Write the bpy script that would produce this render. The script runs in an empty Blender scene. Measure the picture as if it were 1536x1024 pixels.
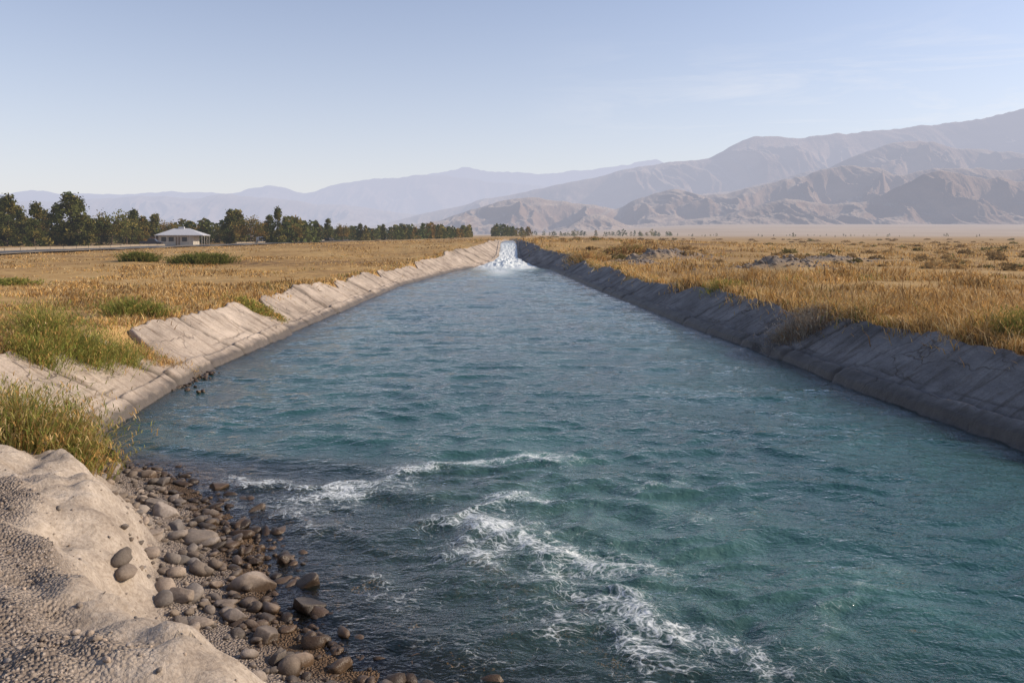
import bpy, bmesh, math
import numpy as np
from mathutils import Vector
rng=np.random.default_rng(7)
scene=bpy.context.scene
scene.view_settings.view_transform='Standard'
scene.view_settings.look='None'
scene.view_settings.exposure=0
# ------------------------------------------------------------ helpers
def link(o): scene.collection.objects.link(o); return o
def mesh_np(name,V,faces,mats,midx=None,smooth=True,attrs=None,obj=True):
    me=bpy.data.meshes.new(name)
    V=np.asarray(V,dtype=np.float32).reshape(-1,3)
    me.vertices.add(len(V)); me.vertices.foreach_set('co',V.ravel())
    if not isinstance(faces,list): faces=[faces]
    loops=np.concatenate([f.ravel() for f in faces]).astype(np.int32)
    tot=np.concatenate([np.full(len(f),f.shape[1]) for f in faces]).astype(np.int32)
    st=np.concatenate([[0],np.cumsum(tot)[:-1]]).astype(np.int32)
    me.loops.add(len(loops)); me.loops.foreach_set('vertex_index',loops)
    me.polygons.add(len(tot)); me.polygons.foreach_set('loop_start',st); me.polygons.foreach_set('loop_total',tot)
    if midx is not None: me.polygons.foreach_set('material_index',np.asarray(midx,dtype=np.int32))
    me.polygons.foreach_set('use_smooth',np.full(len(tot),smooth))
    for m in mats: me.materials.append(m)
    me.update(calc_edges=True)
    if attrs:
        for k,a in attrs.items():
            a=np.asarray(a,dtype=np.float32)
            if a.ndim==1:
                at=me.attributes.new(k,'FLOAT','POINT'); at.data.foreach_set('value',a)
            else:
                at=me.attributes.new(k,'FLOAT_COLOR','POINT')
                at.data.foreach_set('color',np.concatenate([a,np.ones((len(a),1),np.float32)],1).ravel())
    if not obj: return me
    return link(bpy.data.objects.new(name,me))
def gridfaces(nr,nc):
    i=np.arange(nr-1)[:,None]*nc+np.arange(nc-1)[None,:]
    i=i.ravel()
    return np.stack([i,i+1,i+nc+1,i+nc],1)
def hsh(ix,iy,seed):
    h=(ix.astype(np.int64)*374761393+iy.astype(np.int64)*668265263+seed*1442695041)&0x7fffffff
    h=((h^(h>>13))*1274126177)&0x7fffffff
    return (h^(h>>16))&0xffff
def pn(x,y,seed=0):
    x=np.asarray(x,dtype=np.float64);y=np.asarray(y,dtype=np.float64)
    x0=np.floor(x);y0=np.floor(y);fx=x-x0;fy=y-y0
    u=fx*fx*fx*(fx*(fx*6-15)+10);v=fy*fy*fy*(fy*(fy*6-15)+10)
    def g(a,b):
        t=hsh(x0+a,y0+b,seed)*(2*math.pi/65536)
        return np.cos(t)*(fx-a)+np.sin(t)*(fy-b)
    return ((g(0,0)*(1-u)+g(1,0)*u)*(1-v)+(g(0,1)*(1-u)+g(1,1)*u)*v)*1.5
def fbm(x,y,o=4,seed=0,gain=.5):
    s=0;a=1
    for i in range(o):
        s=s+a*pn(x*2**i+i*7.3,y*2**i-i*3.1,seed+i);a*=gain
    return s
def ss(a,b,x):
    t=np.clip((np.asarray(x,dtype=float)-a)/(b-a),0,1);return t*t*(3-2*t)
# ------------------------------------------------------------ channel geometry
yy=np.arange(-20,400,.1)
XLp=np.array([(-20,14),(0,4),(3,2),(5,.2),(6.28,-1.18),(6.95,-1.89),(7.7,-2.36),(8.68,-2.87),(10.15,-3.7),(11.3,-4.6),(12.3,-5.9),(13.3,-6.97),(14.3,-7.37),(20.7,-8.05),(30,-8.2),(60,-8.2),(77,-6.8),(92,-5.3),(98,-4.0),(104,-2.1),(112,-1.6),(400,-1.6)])
XRp=np.array([(-20,8.9),(5,8.8),(13.4,8.6),(18,8.05),(24.3,7.85),(30,7.3),(43,6.6),(60,5.8),(77,5.2),(92,4.6),(98,3.2),(104,1.5),(112,1.1),(400,1.1)])
def sm(a,k): 
    ker=np.hanning(k);ker/=ker.sum();p=np.pad(a,k//2,mode='edge');return np.convolve(p,ker,'valid')[:len(a)]
XLs=sm(np.interp(yy,XLp[:,0],XLp[:,1]),13)+.12*pn(yy*.8,yy*0,5)*(yy<13)
XRs=sm(np.interp(yy,XRp[:,0],XRp[:,1]),13)
CL=1/np.sqrt(1+sm(np.gradient(XLs,yy),21)**2);CR=1/np.sqrt(1+sm(np.gradient(XRs,yy),21)**2)
xl=lambda y:np.interp(y,yy,XLs)
xr=lambda y:np.interp(y,yy,XRs)
cl=lambda y:np.interp(y,yy,CL)
cr=lambda y:np.interp(y,yy,CR)
def zc(y): return np.interp(y,[0,97,100,134,139,5000],[0,0,.15,2.6,2.75,2.75])
SL=.65
mounds=[(14.5,80,3.2,2.2,.95),(17.5,84,2.5,2,.7),(19.0,56,2.6,1.6,.75),(11.5,70,1.8,2.,.5),(22,62,2.0,1.2,.4),(30,75,3,2,.45)]
def G(x,y):
    ax=np.abs(x)
    z=1.1+2.1*ss(70,137,y)*np.exp(-(x/45)**2)
    z=z+.22*ss(22,12,y)*(x<0)
    z=z+.5*ss(60,190,y)*(1-np.exp(-(x/45)**2))
    z=z+.006*np.clip(y-200,0,None)
    z=z+.021*np.clip(y-1200,0,None)*ss(-.05,.3,x/np.maximum(y,1))
    fade=np.clip((y-2)/10,0,1)*(1-.6*ss(30,60,-x))
    z=z+fade*(.22*fbm(x*.09,y*.07,3,11)+.05*fbm(x*.7,y*.6,2,21))
    z=z+.25*ss(11,16,ax)*ss(5,20,y)*(x>0)
    for (mx,my,rx,ry,h) in mounds:
        z=z+h*np.exp(-((x-mx)/rx)**2-((y-my)/ry)**2)*(1+.5*fbm(x*.8,y*.8,3,31))
    return z
def HT(x,y,full=False):
    x=np.asarray(x,dtype=float);y=np.asarray(y,dtype=float)
    sl=(xl(y)-x)*cl(y);sr=(x-xr(y))*cr(y)
    left=sl>sr
    s=np.where(left,sl,sr)
    g=G(x,y);z0=zc(y)
    lined=np.minimum(g,z0+SL*s-.16)
    lined=np.maximum(lined,z0-1.5)
    lined=np.where(y>300,g,lined)
    sn=s+ss(.2,1.2,s)*(.28*fbm(x*.55,y*.55,3,41))
    k=np.interp(y,[7,8.5,10.5,12,13.5],[.97,.85,.5,.6,1])
    nb=np.interp(sn,[-7,-2.6,-1.2,0,.5,.95,1.25,1.7,2.3,4,9],[-1.6,-.34,-.15,0,.09,.2,.62,1.1,1.32,1.6,1.75])
    nb=np.where(nb>.2,.2+(nb-.2)*k,nb)
    nb=nb+ss(.6,1.5,s)*(.10*fbm(x*1.3,y*1.3,3,51)+.030*fbm(x*5,y*5,3,61)+.10*np.abs(pn(x*1.5+.9*y,y*.9,71))-.06*ss(.06,0,np.abs(pn(x*.9-.5*y,y*.8+.3*x,72))))+.02*fbm(x*4,y*4,2,81)
    w=ss(12.2,13.8,y+.0*x)
    w=np.where(left,w,1)
    z=nb*(1-w)+lined*w
    if full: return z,s,left,w
    return z
# ------------------------------------------------------------ materials
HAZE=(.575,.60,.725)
def newmat(name):
    m=bpy.data.materials.new(name);m.use_nodes=True;nt=m.node_tree;nt.nodes.clear();return m,nt
class N:
    def __init__(s,nt): s.nt=nt
    def new(s,t,**k):
        n=s.nt.nodes.new(t)
        for a,b in k.items(): setattr(n,a,b)
        return n
    def l(s,a,b): s.nt.links.new(a,b)
    def setin(s,n,i,v):
        if v is None: return
        if isinstance(v,bpy.types.NodeSocket): s.l(v,n.inputs[i])
        else:
            if isinstance(v,(tuple,list)) and len(v)==3 and n.inputs[i].type=='RGBA': v=(*v,1)
            n.inputs[i].default_value=v
    def math(s,op,a,b=None,c=None,clamp=False):
        n=s.new('ShaderNodeMath',operation=op,use_clamp=clamp)
        s.setin(n,0,a);s.setin(n,1,b);s.setin(n,2,c);return n.outputs[0]
    def mix(s,f,a,b,bt='MIX'):
        n=s.new('ShaderNodeMixRGB',blend_type=bt);s.setin(n,0,f);s.setin(n,1,a);s.setin(n,2,b);return n.outputs[0]
    def noise(s,vec,scale,detail=4,rough=.55,dist=0):
        n=s.new('ShaderNodeTexNoise');s.l(vec,n.inputs['Vector']);n.inputs['Scale'].default_value=scale;n.inputs['Detail'].default_value=min(detail,5);n.inputs['Roughness'].default_value=rough;n.inputs['Distortion'].default_value=dist;return n.outputs[0]
    def vor(s,vec,scale,feature='F1',out=0):
        n=s.new('ShaderNodeTexVoronoi',feature=feature);s.l(vec,n.inputs['Vector']);n.inputs['Scale'].default_value=scale;return n.outputs[out]
    def mr(s,v,a,b,c=0,d=1,smooth=False):
        n=s.new('ShaderNodeMapRange');n.interpolation_type='SMOOTHSTEP' if smooth else 'LINEAR'
        s.setin(n,0,v);n.inputs[1].default_value=a;n.inputs[2].default_value=b;n.inputs[3].default_value=c;n.inputs[4].default_value=d;return n.outputs[0]
    def attr(s,name,color=False):
        n=s.new('ShaderNodeAttribute',attribute_name=name);return n.outputs['Color'] if color else n.outputs['Fac']
    def pos(s):
        return s.new('ShaderNodeNewGeometry').outputs['Position']
    def scalev(s,v,sc):
        n=s.new('ShaderNodeMapping');s.l(v,n.inputs[0]);n.inputs['Scale'].default_value=sc;return n.outputs[0]
    def bump(s,h,st,dist=.05,nrm=None):
        n=s.new('ShaderNodeBump');n.inputs['Strength'].default_value=st;n.inputs['Distance'].default_value=dist;s.l(h,n.inputs['Height'])
        if nrm is not None: s.l(nrm,n.inputs['Normal'])
        return n.outputs[0]
    def diff(s,col,nrm=None,rough=.9,spec=.2):
        n=s.new('ShaderNodeBsdfPrincipled');s.setin(n,'Base Color',col);s.setin(n,'Roughness',rough);s.setin(n,'Specular IOR Level',spec)
        if nrm is not None: s.l(nrm,n.inputs['Normal'])
        return n.outputs[0]
    def mixs(s,f,a,b):
        n=s.new('ShaderNodeMixShader');s.setin(n,0,f);s.l(a,n.inputs[1]);s.l(b,n.inputs[2]);return n.outputs[0]
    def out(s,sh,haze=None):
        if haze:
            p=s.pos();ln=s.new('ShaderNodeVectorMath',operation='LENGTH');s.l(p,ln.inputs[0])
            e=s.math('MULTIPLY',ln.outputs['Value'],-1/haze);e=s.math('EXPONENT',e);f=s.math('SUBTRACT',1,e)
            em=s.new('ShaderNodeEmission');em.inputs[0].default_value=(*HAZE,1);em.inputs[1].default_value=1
            sh=s.mixs(f,sh,em.outputs[0])  # aerial haze painted in: emission blended over the surface by distance
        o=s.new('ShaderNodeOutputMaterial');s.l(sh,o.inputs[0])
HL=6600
def simple(name,col,rough=.8,spec=.3,haze=HL,var=.25,scale=3,metal=0):
    m,nt=newmat(name);n=N(nt);p=n.pos()
    c=n.mix(n.noise(p,scale,4),tuple(v*(1-var) for v in col),tuple(min(1,v*(1+var)) for v in col))
    n.out(n.diff(c,None,rough,spec),haze);return m
# ground
def fieldcol(n,p,xyz):
    big=n.noise(p,.06,4,.6);mid=n.noise(p,.9,5,.65);fine=n.noise(p,9,3,.7)
    r=n.new('ShaderNodeValToRGB');n.l(n.math('ADD',n.math('MULTIPLY',big,.55),n.math('MULTIPLY',mid,.45)),r.inputs[0])
    e=r.color_ramp.elements;e[0].position=.38;e[0].color=(.21,.13,.065,1);e[1].position=.66;e[1].color=(.60,.45,.25,1)
    x=e.new(.46);x.color=(.42,.265,.11,1);x=e.new(.55);x.color=(.53,.35,.145,1)
    gc=n.mix(n.mr(fine,.3,.7),n.mix(1,r.outputs[0],(.62,.58,.54),'MULTIPLY'),r.outputs[0])
    farf=n.mr(xyz.outputs[1],250,1300)
    gc=n.mix(farf,gc,n.mix(n.noise(p,.004,4,.6),(.33,.235,.15),(.58,.47,.35)))
    return gc,mid
m_field,nt=newmat('dry_field_mat');n=N(nt);p=n.pos()
xyz=n.new('ShaderNodeSeparateXYZ');n.l(p,xyz.inputs[0])
gc,mid=fieldcol(n,p,xyz)
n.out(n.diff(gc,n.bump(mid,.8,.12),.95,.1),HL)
m_ground,nt=newmat('bank_ground_mat');n=N(nt);p=n.pos()
xyz=n.new('ShaderNodeSeparateXYZ');n.l(p,xyz.inputs[0])
gc,mid=fieldcol(n,p,xyz)
bank=n.attr('bank');grav=n.attr('gravel')
bn=n.noise(p,2.2,5,.65)
sand=n.mix(n.mr(bn,.3,.7),(.29,.235,.185),(.54,.46,.375))
sand=n.mix(n.mr(n.noise(p,30,4,.6),.35,.6),n.mix(1,sand,(.72,.70,.68),'MULTIPLY'),sand)
vcn=n.new('ShaderNodeTexVoronoi');n.l(p,vcn.inputs['Vector']);vcn.inputs['Scale'].default_value=44
vs=n.new('ShaderNodeSeparateColor');n.l(vcn.outputs[1],vs.inputs[0]);vd=vcn.outputs[0]
gcl=n.mix(vs.outputs[0],(.18,.145,.12),(.42,.35,.29))
gcl=n.mix(n.mr(vd,.35,.65),gcl,(.20,.16,.13))
bc=n.mix(grav,sand,gcl)
wet=n.mr(n.math('ADD',xyz.outputs[2],n.math('MULTIPLY',bn,.10)),.07,.13,1,0)
bc=n.mix(wet,bc,n.mix(1,bc,n.mix(n.mr(xyz.outputs[2],-.06,.0),(1.0,.78,.52),(.45,.36,.27)),'MULTIPLY'))
c=n.mix(bank,gc,bc)
hh=n.math('ADD',n.math('MULTIPLY',n.noise(p,7,5,.7),.7),n.math('MULTIPLY',n.math('MULTIPLY',vd,-.8),grav))
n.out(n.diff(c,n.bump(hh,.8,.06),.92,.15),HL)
# concrete
def concmat(name,ca,cb,w0,w1):
    m_conc,nt=newmat(name);n=N(nt);p=n.pos()
    j=n.attr('joint');tz=n.attr('hz')
    a=n.noise(n.scalev(p,(1,.5,1)),1.1,5,.65)
    c=n.mix(n.mr(a,.3,.7),ca,cb)
    c=n.mix(n.mr(n.noise(p,.35,3,.6),.4,.65),c,n.mix(1,c,(.76,.75,.75),'MULTIPLY'))
    st=n.noise(n.scalev(p,(.5,3.5,.5)),1.2,5,.7)
    c=n.mix(n.mr(st,.50,.68),c,n.mix(1,c,(.58,.54,.50),'MULTIPLY'))
    c=n.mix(n.mr(n.noise(p,22,4,.7),.3,.55),n.mix(1,c,(.72,.70,.68),'MULTIPLY'),c)
    wv=n.new('ShaderNodeVectorMath',operation='ADD');ns=n.new('ShaderNodeTexNoise');n.l(p,ns.inputs['Vector']);ns.inputs['Scale'].default_value=1.5
    sc=n.new('ShaderNodeVectorMath',operation='SCALE');n.l(ns.outputs[1],sc.inputs[0]);sc.inputs[3].default_value=.9;n.l(p,wv.inputs[0]);n.l(sc.outputs[0],wv.inputs[1])
    ve=n.vor(n.scalev(wv.outputs[0],(.9,.35,.9)),1.0,'DISTANCE_TO_EDGE',0)
    crack=n.math('MULTIPLY',n.mr(ve,.004,.018,1,0),n.mr(n.noise(p,.6,2),.50,.62))
    c=n.mix(n.math('MULTIPLY',crack,.7),c,(.09,.07,.055))
    c=n.mix(n.math('MULTIPLY',j,.85),c,(.07,.057,.045))
    edge=n.mr(n.math('ADD',tz,n.math('MULTIPLY',n.noise(p,2.5,4),.25)),w0,w1,1,0)
    c=n.mix(n.math('MULTIPLY',edge,.9),c,n.mix(n.noise(p,6,4),(.035,.03,.026),(.11,.09,.072)))
    hb=n.math('SUBTRACT',n.noise(p,6,5,.7),n.math('MULTIPLY',crack,.8))
    n.out(n.diff(c,n.bump(hb,.6,.05),n.mr(edge,0,1,.92,.55),.25),HL)
    return m_conc
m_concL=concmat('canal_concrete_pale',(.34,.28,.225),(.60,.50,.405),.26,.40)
m_concR=concmat('canal_concrete_shaded',(.15,.138,.13),(.32,.297,.278),.36,.50)  # same concrete as the left; right bank's shade painted in as darker, greyer colour
# water
def watermat(name,foamy):
    m,nt=newmat(name);n=N(nt);p=n.pos()
    op=n.attr('opac');crest=n.attr('crest')
    col=n.mix(n.mr(n.noise(n.scalev(p,(.3,.12,1)),1,3),.3,.7),(.018,.066,.065),(.032,.108,.098))
    col=n.mix(n.math('MULTIPLY',crest,.65),col,(.085,.21,.175))  # back-lit look of wave crests painted in as lighter teal
    rip=n.math('ADD',n.noise(n.scalev(p,(1,1.5,1)),4,3,.6,.5),n.math('MULTIPLY',n.noise(n.scalev(p,(1,1.4,1)),18,1,.6),.26))
    b=n.bump(rip,.60,.07)
    if foamy:
        foam=n.attr('foam');milk=n.attr('milk')
        col=n.mix(n.math('MULTIPLY',milk,n.mr(n.noise(n.scalev(p,(1.6,1,1)),1.4,4,.65,.8),.2,.75)),col,(.22,.37,.315))
        wv=n.new('ShaderNodeVectorMath',operation='ADD');ns=n.new('ShaderNodeTexNoise');n.l(p,ns.inputs['Vector']);ns.inputs['Scale'].default_value=2.2;ns.inputs['Detail'].default_value=3
        sc=n.new('ShaderNodeVectorMath',operation='SCALE');n.l(ns.outputs[1],sc.inputs[0]);sc.inputs[3].default_value=.8;n.l(p,wv.inputs[0]);n.l(sc.outputs[0],wv.inputs[1])
        ve=n.vor(n.scalev(wv.outputs[0],(1.0,1.3,1)),8.5,'DISTANCE_TO_EDGE',0)
        lace=n.mr(ve,.0,.14,1,0)
        fn=n.noise(n.scalev(wv.outputs[0],(1,1.4,1)),5.5,5,.80)
        f1=n.math('ADD',n.math('MULTIPLY',foam,.80),n.math('ADD',n.math('MULTIPLY',lace,.50),n.math('MULTIPLY',n.math('SUBTRACT',fn,.5),3.3)))
        fm=n.mr(f1,.75,1.95,0,1,True)
        fm=n.math('MULTIPLY',fm,n.mr(foam,.04,.35))
    tr=n.new('ShaderNodeBsdfTransparent');tr.inputs[0].default_value=(.90,.89,.80,1)
    df=n.new('ShaderNodeBsdfDiffuse');n.l(col,df.inputs[0]);n.l(b,df.inputs['Normal'])
    base=n.mixs(op,tr.outputs[0],df.outputs[0])
    gl=n.new('ShaderNodeBsdfGlossy');gl.inputs['Roughness'].default_value=.07;gl.inputs[0].default_value=(.97,.95,.98,1);n.l(b,gl.inputs['Normal'])
    fr=n.new('ShaderNodeFresnel');fr.inputs[0].default_value=1.35;n.l(b,fr.inputs['Normal'])
    w=n.mixs(fr.outputs[0],base,gl.outputs[0])
    if foamy:
        fd=n.new('ShaderNodeBsdfDiffuse');fd.inputs[0].default_value=(.76,.80,.80,1);n.l(b,fd.inputs['Normal'])
        w=n.mixs(n.math('MULTIPLY',fm,.9),w,fd.outputs[0])
    n.out(w);return m
m_water=watermat('water_mat',False);m_foamw=watermat('foaming_water_mat',True)
# vertex coloured
def vmat(name,trans=.35,haze=HL):
    m,nt=newmat(name);n=N(nt);c=n.attr('col',True)
    d=n.new('ShaderNodeBsdfDiffuse');n.l(c,d.inputs[0]);t=n.new('ShaderNodeBsdfTranslucent');n.l(c,t.inputs[0])
    n.out(n.mixs(trans,d.outputs[0],t.outputs[0]),haze);return m
m_grass=vmat('grass_blades',.3);m_leaf=vmat('foliage',.3)
m_bark=simple('bark',(.14,.10,.07),.9)
m_rock,nt=newmat('river_stone');n=N(nt);p=n.pos();xyz=n.new('ShaderNodeSeparateXYZ');n.l(p,xyz.inputs[0])
c=n.attr('col',True);c=n.mix(n.mr(n.noise(p,35,5,.7),.3,.7),n.mix(1,c,(.62,.60,.58),'MULTIPLY'),c)
wet=n.mr(n.math('ADD',xyz.outputs[2],n.math('MULTIPLY',n.noise(p,4,2),.14)),.14,.22,1,0)
c=n.mix(wet,c,n.mix(1,c,n.mix(n.mr(xyz.outputs[2],-.06,.0),(.75,.58,.40),(.32,.26,.20)),'MULTIPLY'))
n.out(n.diff(c,n.bump(n.noise(p,60,4,.7),.6,.012),n.mr(wet,0,1,.85,.35),.35))
# mountain
m_mtn,nt=newmat('mountain_rock');n=N(nt);p=n.pos()
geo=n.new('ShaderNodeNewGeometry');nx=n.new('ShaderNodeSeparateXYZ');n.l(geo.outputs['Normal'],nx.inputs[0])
c=n.mix(n.mr(n.noise(n.scalev(p,(1,1,2.5)),.0022,5,.65),.3,.7),(.145,.095,.072),(.31,.225,.168))
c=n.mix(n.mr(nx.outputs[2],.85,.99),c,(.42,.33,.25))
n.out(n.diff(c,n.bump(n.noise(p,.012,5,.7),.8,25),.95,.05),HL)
# ------------------------------------------------------------ ground sheet
def geo_space(a,b,g,mn=0):
    o=[a]
    while o[-1]<b: o.append(o[-1]+max(mn,o[-1]*g))
    return np.array(o)
xs=np.arange(-16,16.01,.055)
xo=geo_space(.3,9000,.09)+15.8
xs=np.concatenate([-xo[::-1],xs,xo])
ys=np.concatenate([np.arange(-8,2,.25),geo_space(2,300,.0075,.05),geo_space(305,15000,.04)])
X,Y=np.meshgrid(xs,ys)
Z,S,LEFT,W=HT(X,Y,True)
bank=(1-W)*LEFT*ss(16,11,-X+0*Y)
bank=np.maximum(bank,0)
dv=0
for (mx,my,rx,ry,h) in mounds: dv=dv+np.exp(-((X-mx)/(rx*1.1))**2-((Y-my)/(ry*1.1))**2)
bank=np.clip(np.maximum(bank,np.clip(dv*1.1,0,1)),0,1)
bank=np.maximum(bank,ss(.0,-.5,S-1.0)*(Y<300))
def gravmask(X,Y,S): return ss(1.6,2.3,S+.7*fbm(X*.7,Y*.7,4,91))*ss(8.8,7.2,Y+.8*fbm(X*.4,Y*.4,2,95))
grav=gravmask(X,Y,S)
grav=np.maximum(grav,ss(1.05,.75,S+.2*fbm(X*2,Y*2,2,97))*(Y<13))
grav=np.maximum(grav,np.clip(dv,0,1)*(Y>40))
F=gridfaces(len(ys),len(xs));bf=bank.ravel()
mesh_np('ground',np.stack([X,Y,Z],-1),F,[m_ground,m_field],midx=np.where(bf[F].max(1)>.01,0,1),attrs={'bank':bf,'gravel':grav.ravel()})
# ------------------------------------------------------------ canal linings
def lining(name,side,y0,y1,dips,L,seed,mat):
    yr=geo_space(y0,y1,.0045,.05)
    prof_n=64
    t=np.linspace(0,1,prof_n)
    fx=(lambda y:xl(y)) if side<0 else (lambda y:xr(y));fc=cl if side<0 else cr
    Yg=np.repeat(yr[:,None],prof_n,1);T=np.repeat(t[None,:],len(yr),0)
    ge=G(fx(yr)+side*1.7,yr);ht=ge-zc(yr)+.05
    st=ht/SL
    f=np.ones_like(yr)
    for (yg,wd,amp) in dips: f=f*(1-amp*np.exp(-np.abs((yr-yg)/wd)**2.5))
    if side<0: f=f*(.25+.75*ss(12.5,13.6,yr))
    f=f*(1+.05*fbm(yr*.5,yr*0,3,seed)+.025*fbm(yr*3,yr*0+4,2,seed+3))
    st=st*f
    Sg=-.6+(st[:,None]+.6)*np.minimum(T/.94,1)
    Zr=SL*Sg
    toe=ss(-.02,.03,Sg)*.13*ss(.38,.30,Sg)
    Zr=Zr+toe
    yj=Yg+.35*Sg+.15*pn(Sg*1.5,Yg*.1,seed+5)
    idx=np.floor(yj/L);fr=yj/L-idx;dj=np.minimum(fr,1-fr)*L
    r1=hsh(idx,idx*0+seed,3)/65536.-.5;r2=hsh(idx,idx*0+seed,9)/65536.-.5
    Zr=Zr+.11*r1+.08*r2*(fr-.5)*Sg
    has=(hsh(np.round(yj/L),idx*0,seed+17)/65536.>.12)
    wj=.05+.03*pn(Yg*2,Sg*3,seed+8)+.0014*Yg
    joint=np.clip(1.4-dj/wj,0,1)*has
    Zr=Zr-.09*joint
    Zr=Zr+.035*fbm(Yg*.5,Sg*.9,3,seed+20)+.020*fbm(Yg*3,Sg*4,3,seed+25)
    hl=np.clip(1-np.abs(Sg-.62-.05*pn(Yg*.6,Yg*0,seed+30))/.035,0,1)*ss(-.1,.15,pn(Yg*.3,Yg*0+3,seed+31))
    joint=np.maximum(joint,hl*.8);Zr=Zr-.03*hl
    drop=np.clip((T-.94)/.06,0,1)
    Sg=Sg+.08*np.minimum(drop*3,1)
    Zr=Zr-.30*drop**1.5
    Xg=fx(Yg)+side*Sg/fc(Yg)
    Zg=Zr+zc(Yg)
    V=np.stack([Xg,Yg,Zg],-1)
    F=gridfaces(len(yr),prof_n)
    if side<0: F=F[:,::-1]
    return mesh_np(name,V,F,[mat],attrs={'joint':joint.ravel(),'hz':np.where(Yg<96,Zr,Zr+.1).ravel()})
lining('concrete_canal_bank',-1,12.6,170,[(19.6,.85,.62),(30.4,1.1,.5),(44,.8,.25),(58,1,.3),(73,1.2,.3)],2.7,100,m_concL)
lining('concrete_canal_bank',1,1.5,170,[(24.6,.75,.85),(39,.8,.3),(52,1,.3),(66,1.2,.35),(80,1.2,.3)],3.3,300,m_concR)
# ------------------------------------------------------------ water
xs=np.arange(-10.2,10.6,.045)
ys=np.concatenate([geo_space(1.5,100,.004,.028),np.arange(100.5,300,.5)])
X,Y=np.meshgrid(xs,ys)
bed=HT(X,Y);zz=zc(Y)
depth=np.clip(zz-bed,0,3)
opac=np.clip((1-np.exp(-np.clip(depth-.03,0,3)*1.35))*1.16,0,1)
Zw=np.zeros_like(X)
wx=X+.45*pn(X*.5,Y*.5,201)+.10*pn(X*1.7,Y*1.7,203);wy=Y+.55*pn(X*.45,Y*.5,202)+.12*pn(X*1.5,Y*1.5,204)
shore=ss(0,.5,depth)
turb=np.exp(-((X-.3)/2.6)**2-((Y-9)/3.8)**2)
def rg(n): return .5-np.sqrt(n*n+.003)*1.4
amps=[(3.4,.060,1),(1.6,.072,1),(.85,.046,1),(.42,.024,ss(80,30,Y)),(.2,.010,ss(30,12,Y))]
for i,(lam,a,fd) in enumerate(amps):
    nn=rg(pn(wx/lam*.55,wy/lam*1.15+i*9,210+i)) if i in(1,2,3) else pn(wx/lam*.55,wy/lam,210+i)
    Zw+=a*fd*nn*(.75+.7*turb+.6*pn(X*.15,Y*.1,230+i))
Zw+=turb*.06*fbm(wx*1.3,wy*1.5,3,260)
Zw-=.04
crest=np.clip((Zw-.0)/.12,0,1)*ss(100,25,Y)
Zw*=(.2+.8*shore)
inch=ss(97,103,Y)
Zw=Zw*(1-inch)+inch*.07*fbm(X*2.2,Y*.25,3,270)
foam=np.zeros_like(X);milk=.70*turb
curves=[([(-3.9,11.5),(-2.65,11.1),(-1.96,11.4),(-1.48,12.2),(-.68,12.5),(.16,12.8),(.95,12.6)],.17,.95),
 ([(-2.9,10.7),(-2.2,11.1),(-1.6,11.3)],.3,.95),([(-2.8,10.1),(-2.3,9.7)],.2,.8),([(-.9,9.9),(-.46,10.03),(-.05,10.8),(.58,10.7)],.18,.85),
 ([(-.46,10.03),(-.2,9.68),(.19,9.05),(.69,8.68),(1.45,8.5)],.24,1.0),([(-.5,9.0),(-.14,8.41)],.2,.7),([(-.3,10.0),(-.1,9.2),(-.3,8.6)],.25,.75),
 ([(.45,8.4),(.56,7.94),(.87,7.72),(1.15,7.44),(1.39,7.06),(1.7,6.89),(2.05,6.6)],.19,1.0),([(.8,7.4),(1.1,6.83),(1.34,6.5)],.2,.75),
 ([(.2,8.2),(.3,7.6),(.5,7.2)],.2,.6),([(2.2,9.9),(3.0,10.3)],.12,.5),([(3.2,8.2),(4.2,8.6)],.1,.45),([(2.6,6.6),(3.0,7.4),(3.6,8)],.1,.5),([(-1.5,8.2),(-1.0,7.6)],.15,.5),([(1.5,11),(2.6,11.6)],.1,.45),([(-1,7.2),(-.2,6.6)],.15,.45),([(-4.2,11),(-3.2,10.2),(-2.2,10.4)],.15,.65)]
msk=(Y<16)
Xn=X[msk]+.16*pn(X[msk]*2.2,Y[msk]*2.2,301)+.06*pn(X[msk]*6,Y[msk]*6,303);Yn=Y[msk]+.28*pn(X[msk]*1.8,Y[msk]*1.8,302)+.08*pn(X[msk]*6,Y[msk]*6,304)
fo=np.zeros_like(Xn)
for pts,wd,am in curves:
    d=np.full_like(Xn,9.)
    for (a,b) in zip(pts[:-1],pts[1:]):
        ax,ay=a;bx,by=b;vx,vy=bx-ax,by-ay
        t=np.clip(((Xn-ax)*vx+(Yn-ay)*vy)/(vx*vx+vy*vy),0,1)
        d=np.minimum(d,np.hypot(Xn-ax-t*vx,Yn-ay-t*vy))
    fo=np.maximum(fo,am*(.75+.5*pn(Xn*1.1,Yn*1.1,305))*np.exp(-(d/wd)**2)+.55*am*np.exp(-(d/(wd*3.3))**2))
milk[msk]=np.maximum(milk[msk],.8*np.clip(fo,0,1))
fo=fo+.20*turb[msk]
foam[msk]=fo
Zw[msk]+=.045*np.clip(fo-.3,0,1)
cx=-.5
f2=ss(82,96,Y)*np.exp(-((X-cx)/4.2)**4)
f2=np.maximum(f2,.8*ss(62,88,Y)*np.exp(-((X-cx+.6)/1.9)**2))
f2=np.where(Y>97,1.9-.5*ss(112,135,Y)-1.0*ss(135,150,Y),f2*1.9)
foam=np.maximum(foam,f2*1.15)
Zw+=(ss(88,97,Y)*ss(112,100,Y))*(.40*np.exp(-((X-cx)/2.6)**2)*(1+.7*fbm(X*1.1,Y*.6,3,310)))
milk=np.maximum(milk,np.clip(f2,0,1))
F=gridfaces(len(ys),len(xs));ff=np.maximum(foam,milk).ravel()
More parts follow.
